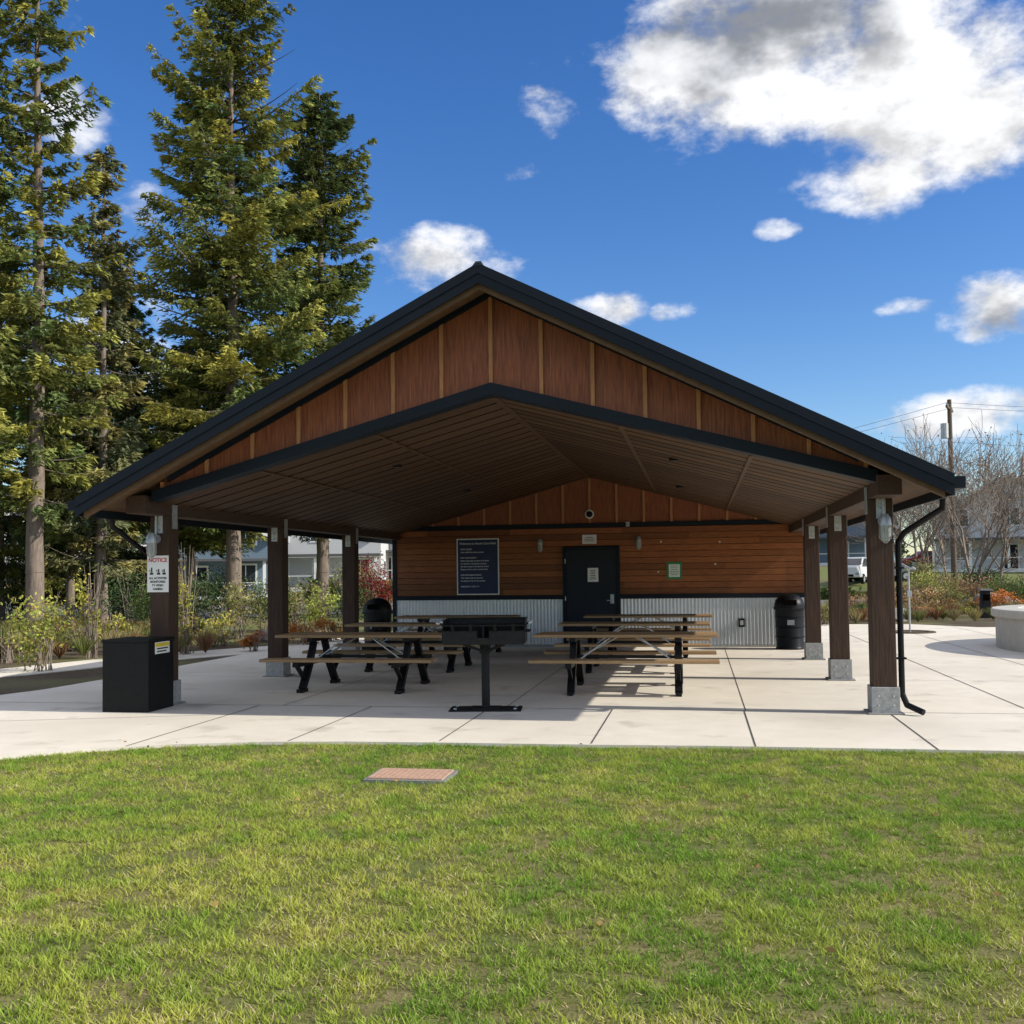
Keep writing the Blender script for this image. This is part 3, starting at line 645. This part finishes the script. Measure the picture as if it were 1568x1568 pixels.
def bare_tree(x,y,H,seed,name='bare_tree',leafcol=None,r0=.14,minr=.011):
    r=np.random.default_rng(seed);z0=float(gz(x,y));segs=[];tips=[]
    def grow(p,d,L,rr,dep):
        n=3
        for i in range(n):
            d2=d+r.normal(size=3)*.12;d2[2]+=.06;d2/=np.linalg.norm(d2);q=p+d2*L/n;segs.append((p,q,rr,rr*.85));p=q;d=d2;rr*=.85
            if dep>0 and (i>0 or dep<5):
                for _ in range(2 if r.random()<.55 else 1):
                    nd=d+r.normal(size=3)*.5;nd[2]+=.2;nd/=np.linalg.norm(nd);grow(p,nd,L*(.62+.2*r.random()),rr*.6,dep-1)
        if dep==0: tips.append(p)
    grow(np.array([x,y,z0]),np.array([0,0,1.]),H*.40,r0,4)
    A=np.array([s[0] for s in segs]);B=np.array([s[1] for s in segs]);a=np.array([s[2] for s in segs]);b=np.array([s[3] for s in segs])
    a=np.maximum(a,minr);b=np.maximum(b,minr*.8)
    parts=[tubes(A,B,a,b,(.85,.85,.85),1,3)]
    T=np.array(tips)
    k=r.random(len(T))<(.9 if leafcol else .3);T=T[k];m=len(T);lc=np.array(leafcol or (.35,.2,.1))
    parts.insert(0,leaves(T+r.normal(size=T.shape)*.1,r.normal(size=T.shape),.14,.08,lc*(.6+.7*r.random((m,1)))))
    return arrmesh(name,parts,['leaf','twig'])
for i,(px,wd,H) in enumerate([(1375,62,9.5),(1420,58,8.6),(1490,50,9.0),(1530,58,9.8),(1568,60,9.5),(1345,72,9),(1500,44,6.8),(1400,66,9.5),(1450,64,9)]):
    x,y=wpt(px,wd);bare_tree(x,y,H,20+i,r0=.11)
r=np.random.default_rng(5);P=[];C=[]
for i in range(150):
    az=rad(-62+100*r.random());R_=r.uniform(112,160);x0=R_*math.sin(az);y0=R_*math.cos(az)
    if y0<60: continue
    h=r.uniform(3.5,7.5)*(1.25 if x0<-10 else .75);con=r.random()<.5;wd=r.uniform(1.5,2.5) if con else r.uniform(2.5,4.5)
    n=600;u=r.random(n)
    if con:
        h*=1.25;rr_=wd*(1-u)*np.sqrt(r.random(n));a=r.random(n)*6.28;p=np.stack([rr_*np.cos(a),rr_*np.sin(a),.4+h*u],1)
        c=np.array([.07,.10,.045])
    else:
        k=14;ct=norm(r.normal(size=(k,3)))*(r.random((k,1))**.5)*[wd*.8,wd*.8,h*.38];p=ct[r.integers(0,k,n)]+r.normal(size=(n,3))*[wd*.2,wd*.2,h*.08];p[:,2]+=h*.5
        c=np.array([[.12,.15,.05],[.18,.17,.06],[.22,.15,.08],[.09,.12,.045]][r.integers(0,4)])
    p+=[x0,y0,float(gz(x0,y0))];P.append(p);C.append(c*1.3*(.5+.8*r.random((n,1)))*(.7+.3*u[:,None]))
P=np.concatenate(P);C=np.concatenate(C)
arrmesh('distant_trees',[leaves(P,r.normal(size=P.shape)+[0,0,.4],.75,.45,C)],['leaf'])
P=[];C=[]
for i in range(60):
    lf=i<35
    x0=r.uniform(-75,-8) if lf else r.uniform(-8,45);y0=r.uniform(53.5,57) ;h=r.uniform(.8,1.7) if lf else r.uniform(.4,.9);wd=r.uniform(.8,1.6);n=400
    k=10;ct=norm(r.normal(size=(k,3)))*[wd*.8,wd*.8,h*.35];p=ct[r.integers(0,k,n)]+r.normal(size=(n,3))*[wd*.25,wd*.25,h*.12];p[:,2]=np.abs(p[:,2]+h*.5)
    c=np.array([[.11,.16,.05],[.22,.20,.07],[.08,.11,.04],[.30,.20,.08]][r.integers(0,4)]);p+=[x0,y0,float(gz(x0,y0))];P.append(p);C.append(c*(.5+.9*r.random((n,1))))
P=np.concatenate(P);C=np.concatenate(C);arrmesh('hedgerow',[leaves(P,r.normal(size=P.shape),.3,.18,C)],['leaf'])
# ---------------------------------------------------------------- houses
def house(x,y,rz,W,D,H,wallk,name='house',pitch=.5,porch=True):
    e=empty(name,(x,y,float(gz(x,y))-.1),rz);b=MB();rh=W/2*pitch
    b.box(-W/2,W/2,0,D,0,H,wallk)
    b.add([(-W/2,0,H),(W/2,0,H),(0,0,H+rh)],[(0,1,2)],wallk);b.add([(-W/2,D,H),(W/2,D,H),(0,D,H+rh)],[(2,1,0)],wallk);b.obj('walls',e)
    q=MB();ov=.5
    for s in(-1,1):
        xe=s*(W/2+ov);ze=H-ov*pitch
        vs=[(0,-ov,H+rh),(xe,-ov,ze),(xe,D+ov,ze),(0,D+ov,H+rh)];vs+=[(a,b_,c_+.18) for a,b_,c_ in vs]
        q.add(vs,[(0,1,2,3),(7,6,5,4),(0,4,5,1),(1,5,6,2),(2,6,7,3)],'shingle')
        q.bar((0,-ov-.03,H+rh+.08),(xe,-ov-.03,ze+.08),.05,.24,'white')
    q.obj('roof',e)
    w=MB();nf=2 if H>4 else 1
    for f in range(nf):
        for i in range(3):
            xx_=-W/2+W*(i+.5)/3;z=.9+f*2.7
            if f==0 and i==1:
                w.box(xx_-.6,xx_+.6,-.06,-.01,.1,2.3,'white');w.box(xx_-.48,xx_+.48,-.08,-.061,.15,2.15,'door');continue
            w.box(xx_-.75,xx_+.75,-.06,-.01,z,z+1.5,'white');w.box(xx_-.63,xx_+.63,-.07,-.061,z+.12,z+1.38,'glass');w.box(xx_-.03,xx_+.03,-.08,-.071,z+.12,z+1.38,'white')
        for i in range(2):
            for s in(-1,1):
                yy_=D*(i+.5)/2;z=.9+f*2.7;xa,xb=sorted((s*(W/2+.01),s*(W/2+.06)));w.box(xa,xb,yy_-.7,yy_+.7,z,z+1.4,'white')
                xa,xb=sorted((s*(W/2+.061),s*(W/2+.07)));w.box(xa,xb,yy_-.58,yy_+.58,z+.12,z+1.28,'glass')
    w.box(-.5,.5,-.06,-.01,H+rh*.25,H+rh*.25+.8,'white');w.box(-.4,.4,-.07,-.061,H+rh*.25+.1,H+rh*.25+.7,'glass')
    w.obj('windows_and_door',e)
    if porch:
        p=MB();p.box(-W/2,W/2,-2.2,-.09,.0,.3,'white');p.box(-W/2-.2,W/2+.2,-2.4,-.09,2.55,2.7,'shingle')
        for i in range(5): xx_=-W/2+.15+(W-.3)*i/4;p.box(xx_-.09,xx_+.09,-2.2,-2.02,.301,2.549,'white')
        for i in range(4):
            xa=-W/2+.15+(W-.3)*i/4+.09;xb=-W/2+.15+(W-.3)*(i+1)/4-.09
            p.box(xa,xb,-2.14,-2.08,1.1,1.16,'white')
        p.obj('porch',e)
for px,wd,rz,W,D,H,k in[(305,68,.35,9,9,4.2,'sidingb'),(490,76,.2,9,9,4.6,'sidingw'),(105,66,.5,9,9,5.2,'sidingw'),(590,82,.1,8,8,3.2,'sidingw'),(1548,80,-.35,11,9,4.8,'sidingw'),(1290,96,-.2,9,8,3.6,'sidingb'),(1660,80,-.4,9,9,4.5,'sidingb')]:
    x,y=wpt(px,wd);house(x,y,rz,W,D,H,k)
def car(x,y,rz,k,name='parked_car',z=None,truck=False):
    e=empty(name,(x,y,float(gz(x,y)) if z is None else z),rz);b=MB()
    H=1.8 if truck else 1.45
    prof=[(-2.2,.35),(-2.25,.75),(-1.35,.95),(-.6,H),(.9,H),(1.7,.98),(2.2,.9),(2.25,.35)] if not truck else [(-2.7,.45),(-2.72,1.15),(-1.5,1.25),(-.9,H),(.5,H),(.75,1.25),(2.6,1.25),(2.65,.45)]
    n=len(prof);hw=.88
    def wv(z): return hw if z<1.0 else hw*.80
    vs=[(a,-wv(z_),z_) for a,z_ in prof]+[(a,wv(z_),z_) for a,z_ in prof]
    b.add(vs,[tuple(range(n)),tuple(range(2*n-1,n-1,-1))]+[(i,n+i,n+(i+1)%n,(i+1)%n) for i in range(n)],k)
    b.obj('body',e,.06)
    w=MB()
    for s in(-1,1):
        for xw in((-1.4,1.4) if not truck else(-1.7,1.7)):
            w.cyl((xw,s*.72,.34),(xw,s*.92,.34),.34,.34,'tyre',18);w.cyl((xw,s*.921,.34),(xw,s*.93,.34),.2,.2,'galv',14)
        zt=H-.1
        w.add([(-1.05,s*.90,1.02),(1.35,s*.90,1.02),(.85,s*.735,zt),(-.55,s*.735,zt)] if not truck else [(-1.3,s*.90,1.27),(.6,s*.90,1.27),(.45,s*.735,zt),(-.8,s*.735,zt)],[(0,1,2,3)],'glass')
    a,z0,a1=(-1.32,1.0,-.62) if not truck else(-1.5,1.29,-.93)
    w.add([(a-.03,-.68,z0),(a-.03,.68,z0),(a1-.03,.62,H-.06),(a1-.03,-.62,H-.06)],[(0,1,2,3)],'glass')
    f=prof[1][0]
    for s in(-1,1): w.box(f-.02,f+.03,s*.7-.12,s*.7+.12,.62,.76,'lamp')
    w.box(f-.02,f+.02,-.45,.45,.5,.65,'black')
    w.obj('wheels_windows_lights',e)
x,y=wpt(1310,70);car(x,y,1.2,'carw','pickup_truck',truck=True)
x,y=wpt(1420,86);car(x,y,.1,'carr');x,y=wpt(1458,88);car(x,y,.1,'cars');x,y=wpt(1348,72);car(x,y,.2,'cars');x,y=wpt(560,63);car(x,y,0,'carw')
px_,py_=wpt(1460,55);b=MB();z0=float(gz(px_,py_));b.cyl((px_,py_,z0),(px_,py_,10.7),.16,.11,'pole',12)
dv=Vector((.35,.94,0))
b.bar(Vector((px_,py_,10.2))-dv*1.1,Vector((px_,py_,10.2))+dv*1.1,.1,.12,'pole');b.cyl((px_-.3,py_-.1,8.6),(px_-.3,py_-.1,9.4),.2,.2,'galv',12)
for s in(-1,-.5,.5,1): b.cyl(Vector((px_,py_,10.26))+dv*s,Vector((px_,py_,10.4))+dv*s,.04,.03,'lamp',8)
b.obj('utility_pole')
b=MB()
def wire(p,q,sag,r_=.010):
    p=Vector(p);q=Vector(q);pr=p
    for i in range(1,17):
        t=i/16;c_=p.lerp(q,t);c_.z-=sag*4*t*(1-t);b.cyl(pr,c_,r_,r_,'wire',4,caps=False);pr=c_
for s,zz in((-1,10.4),(1,10.4),(0,8.4)):
    o=dv*s;wire((px_+o.x,py_+o.y,zz),(px_+40+o.x,py_+4,zz),.9);wire((px_+o.x,py_+o.y,zz),(px_-30+o.x,py_+45,zz),.9)
b.obj('overhead_wires')
# ---------------------------------------------------------------- camera, sun, world
cam=bpy.data.cameras.new('camera');co=bpy.data.objects.new('camera',cam);COL.objects.link(co)
cam.sensor_width=36;cam.lens=36;cam.clip_end=3000;cam.clip_start=.05
Rm=Matrix.Rotation(rad(10.3),4,'Z')@Matrix.Rotation(rad(90+2.2),4,'X')@Matrix.Rotation(rad(-.7),4,'Z')
co.matrix_world=Matrix.Translation((0,0,1.6))@Rm
cam.shift_y=34/1568
S.camera=co
EL=31;AZ=94 # azimuth clockwise from +Y
sd=Vector((math.cos(rad(EL))*math.sin(rad(AZ)),math.cos(rad(EL))*math.cos(rad(AZ)),math.sin(rad(EL))))
sl=bpy.data.lights.new('sun','SUN');sl.energy=5;sl.angle=rad(.5);sl.color=(1,.95,.85)
so=bpy.data.objects.new('sun',sl);so.rotation_euler=(-sd).to_track_quat('-Z','Y').to_euler();COL.objects.link(so)
wd=bpy.data.worlds.new('World');S.world=wd;wd.use_nodes=True;n=wd.node_tree.nodes;l=wd.node_tree.links
bg=n['Background'];bg.inputs[1].default_value=.15
sky=n.new('ShaderNodeTexSky');sky.sky_type='NISHITA';sky.sun_disc=False;sky.sun_elevation=rad(EL);sky.sun_rotation=rad(AZ);sky.air_density=1.0;sky.dust_density=.3;sky.ozone_density=3
def Mth(op,a,b=None,c=None,clamp=False):
    m=n.new('ShaderNodeMath');m.operation=op;m.use_clamp=clamp
    for i,v in enumerate((a,b,c)):
        if v is None: continue
        if isinstance(v,(int,float)): m.inputs[i].default_value=v
        else: l.new(v,m.inputs[i])
    return m.outputs[0]
tc=n.new('ShaderNodeTexCoord');sx=n.new('ShaderNodeSeparateXYZ');l.new(tc.outputs['Generated'],sx.inputs[0])
def noise(scale,det,rough=.6,sc=(1,1,1.6),off=(0,0,0)):
    mp=n.new('ShaderNodeMapping');mp.inputs['Scale'].default_value=sc;mp.inputs['Location'].default_value=off;l.new(tc.outputs['Generated'],mp.inputs[0])
    q=n.new('ShaderNodeTexNoise');q.inputs['Scale'].default_value=scale;q.inputs['Detail'].default_value=det;q.inputs['Roughness'].default_value=rough;l.new(mp.outputs[0],q.inputs['Vector']);return q.outputs[0]
az=Mth('MULTIPLY',Mth('ARCTAN2',sx.outputs[0],sx.outputs[1]),180/math.pi);el=Mth('MULTIPLY',Mth('ARCSINE',sx.outputs[2]),180/math.pi)
def field(lst):
    out=None
    for a,e_,ra,re,st in lst:
        dx=Mth('DIVIDE',Mth('SUBTRACT',az,a),ra);dy=Mth('DIVIDE',Mth('SUBTRACT',el,e_),re)
        m=Mth('SUBTRACT',st,Mth('MULTIPLY',Mth('ADD',Mth('MULTIPLY',dx,dx),Mth('MULTIPLY',dy,dy)),max(st,.45)))
        out=m if out is None else Mth('MAXIMUM',out,m)
    return Mth('MAXIMUM',out,-1.5)
cl_=[(1.6,26.6,6.6,4.4,1.1),(6.0,26.0,5.0,4.5,1.3),(11.2,24.2,7.0,5.6,1.15),(15.0,21.8,3.6,3.4,1.2),(9.3,20.2,5.0,1.8,.9),(8,32,13,5,1.2),(-8.2,25.0,2.2,2.2,.25),(-14.1,17.2,5.0,1.7,.65),(-4.8,14.5,1.9,.8,.5),(-1,14.2,1.4,.5,.25),
(15.4,12.9,2.8,1.8,.9),(11.3,13.6,1.4,.5,.4),(4.6,18.0,1.3,.6,.4),(15,7.6,6.5,1.5,.75),(-33.4,22.8,2.6,2.2,.6),(-30.4,19,1.8,1.4,.2),(-17.5,26.6,3.5,1.6,.05),(-9.5,21.8,1.8,.6,.2),(-32,12,6,3,.4),
(-85,32,45,22,1.0),(75,34,50,20,1.0),(160,34,60,22,1.0),(-160,34,50,22,1.0),(0,78,200,26,1.0)]  # unseen clouds behind, beside and overhead, added to raise the fill light
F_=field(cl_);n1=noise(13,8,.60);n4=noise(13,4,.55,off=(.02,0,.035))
dn=Mth('ADD',F_,Mth('MULTIPLY',Mth('SUBTRACT',n1,.5),3.2))
def smooth(v,a,b):
    m=n.new('ShaderNodeMapRange');m.interpolation_type='SMOOTHSTEP';m.inputs[1].default_value=a;m.inputs[2].default_value=b;l.new(v,m.inputs[0]);return m.outputs[0]
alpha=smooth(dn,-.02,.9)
G=field([(1.4,27.6,5.6,2.6,1),(6.5,27.8,5,2.6,1),(12,31,6,2.4,1),(15.5,12.2,2.2,.9,.5)])
core=Mth('MULTIPLY',smooth(Mth('ADD',G,Mth('MULTIPLY',Mth('SUBTRACT',n4,.5),4.0)),-.4,1.3),.85)
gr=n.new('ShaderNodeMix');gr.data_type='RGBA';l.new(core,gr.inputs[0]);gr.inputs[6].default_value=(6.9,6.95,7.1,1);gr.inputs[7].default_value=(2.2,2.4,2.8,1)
shd=n.new('ShaderNodeMix');shd.data_type='RGBA';shd.blend_type='MULTIPLY';shd.inputs[0].default_value=1;l.new(gr.outputs[2],shd.inputs[6])
sv=Mth('SUBTRACT',1.0,Mth('MULTIPLY',smooth(Mth('SUBTRACT',n4,n1),-.10,.16),.34));cb_=n.new('ShaderNodeCombineColor');[l.new(sv,cb_.inputs[i]) for i in range(3)];l.new(cb_.outputs[0],shd.inputs[7])
hs=n.new('ShaderNodeHueSaturation');hs.inputs['Hue'].default_value=.512;hs.inputs['Saturation'].default_value=1.3;hs.inputs['Value'].default_value=1.08;l.new(sky.outputs[0],hs.inputs['Color'])
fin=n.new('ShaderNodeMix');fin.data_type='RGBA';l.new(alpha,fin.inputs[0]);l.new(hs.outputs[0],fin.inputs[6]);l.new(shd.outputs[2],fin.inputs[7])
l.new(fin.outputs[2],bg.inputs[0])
S.view_settings.view_transform='Standard';S.view_settings.look='None';S.view_settings.exposure=0
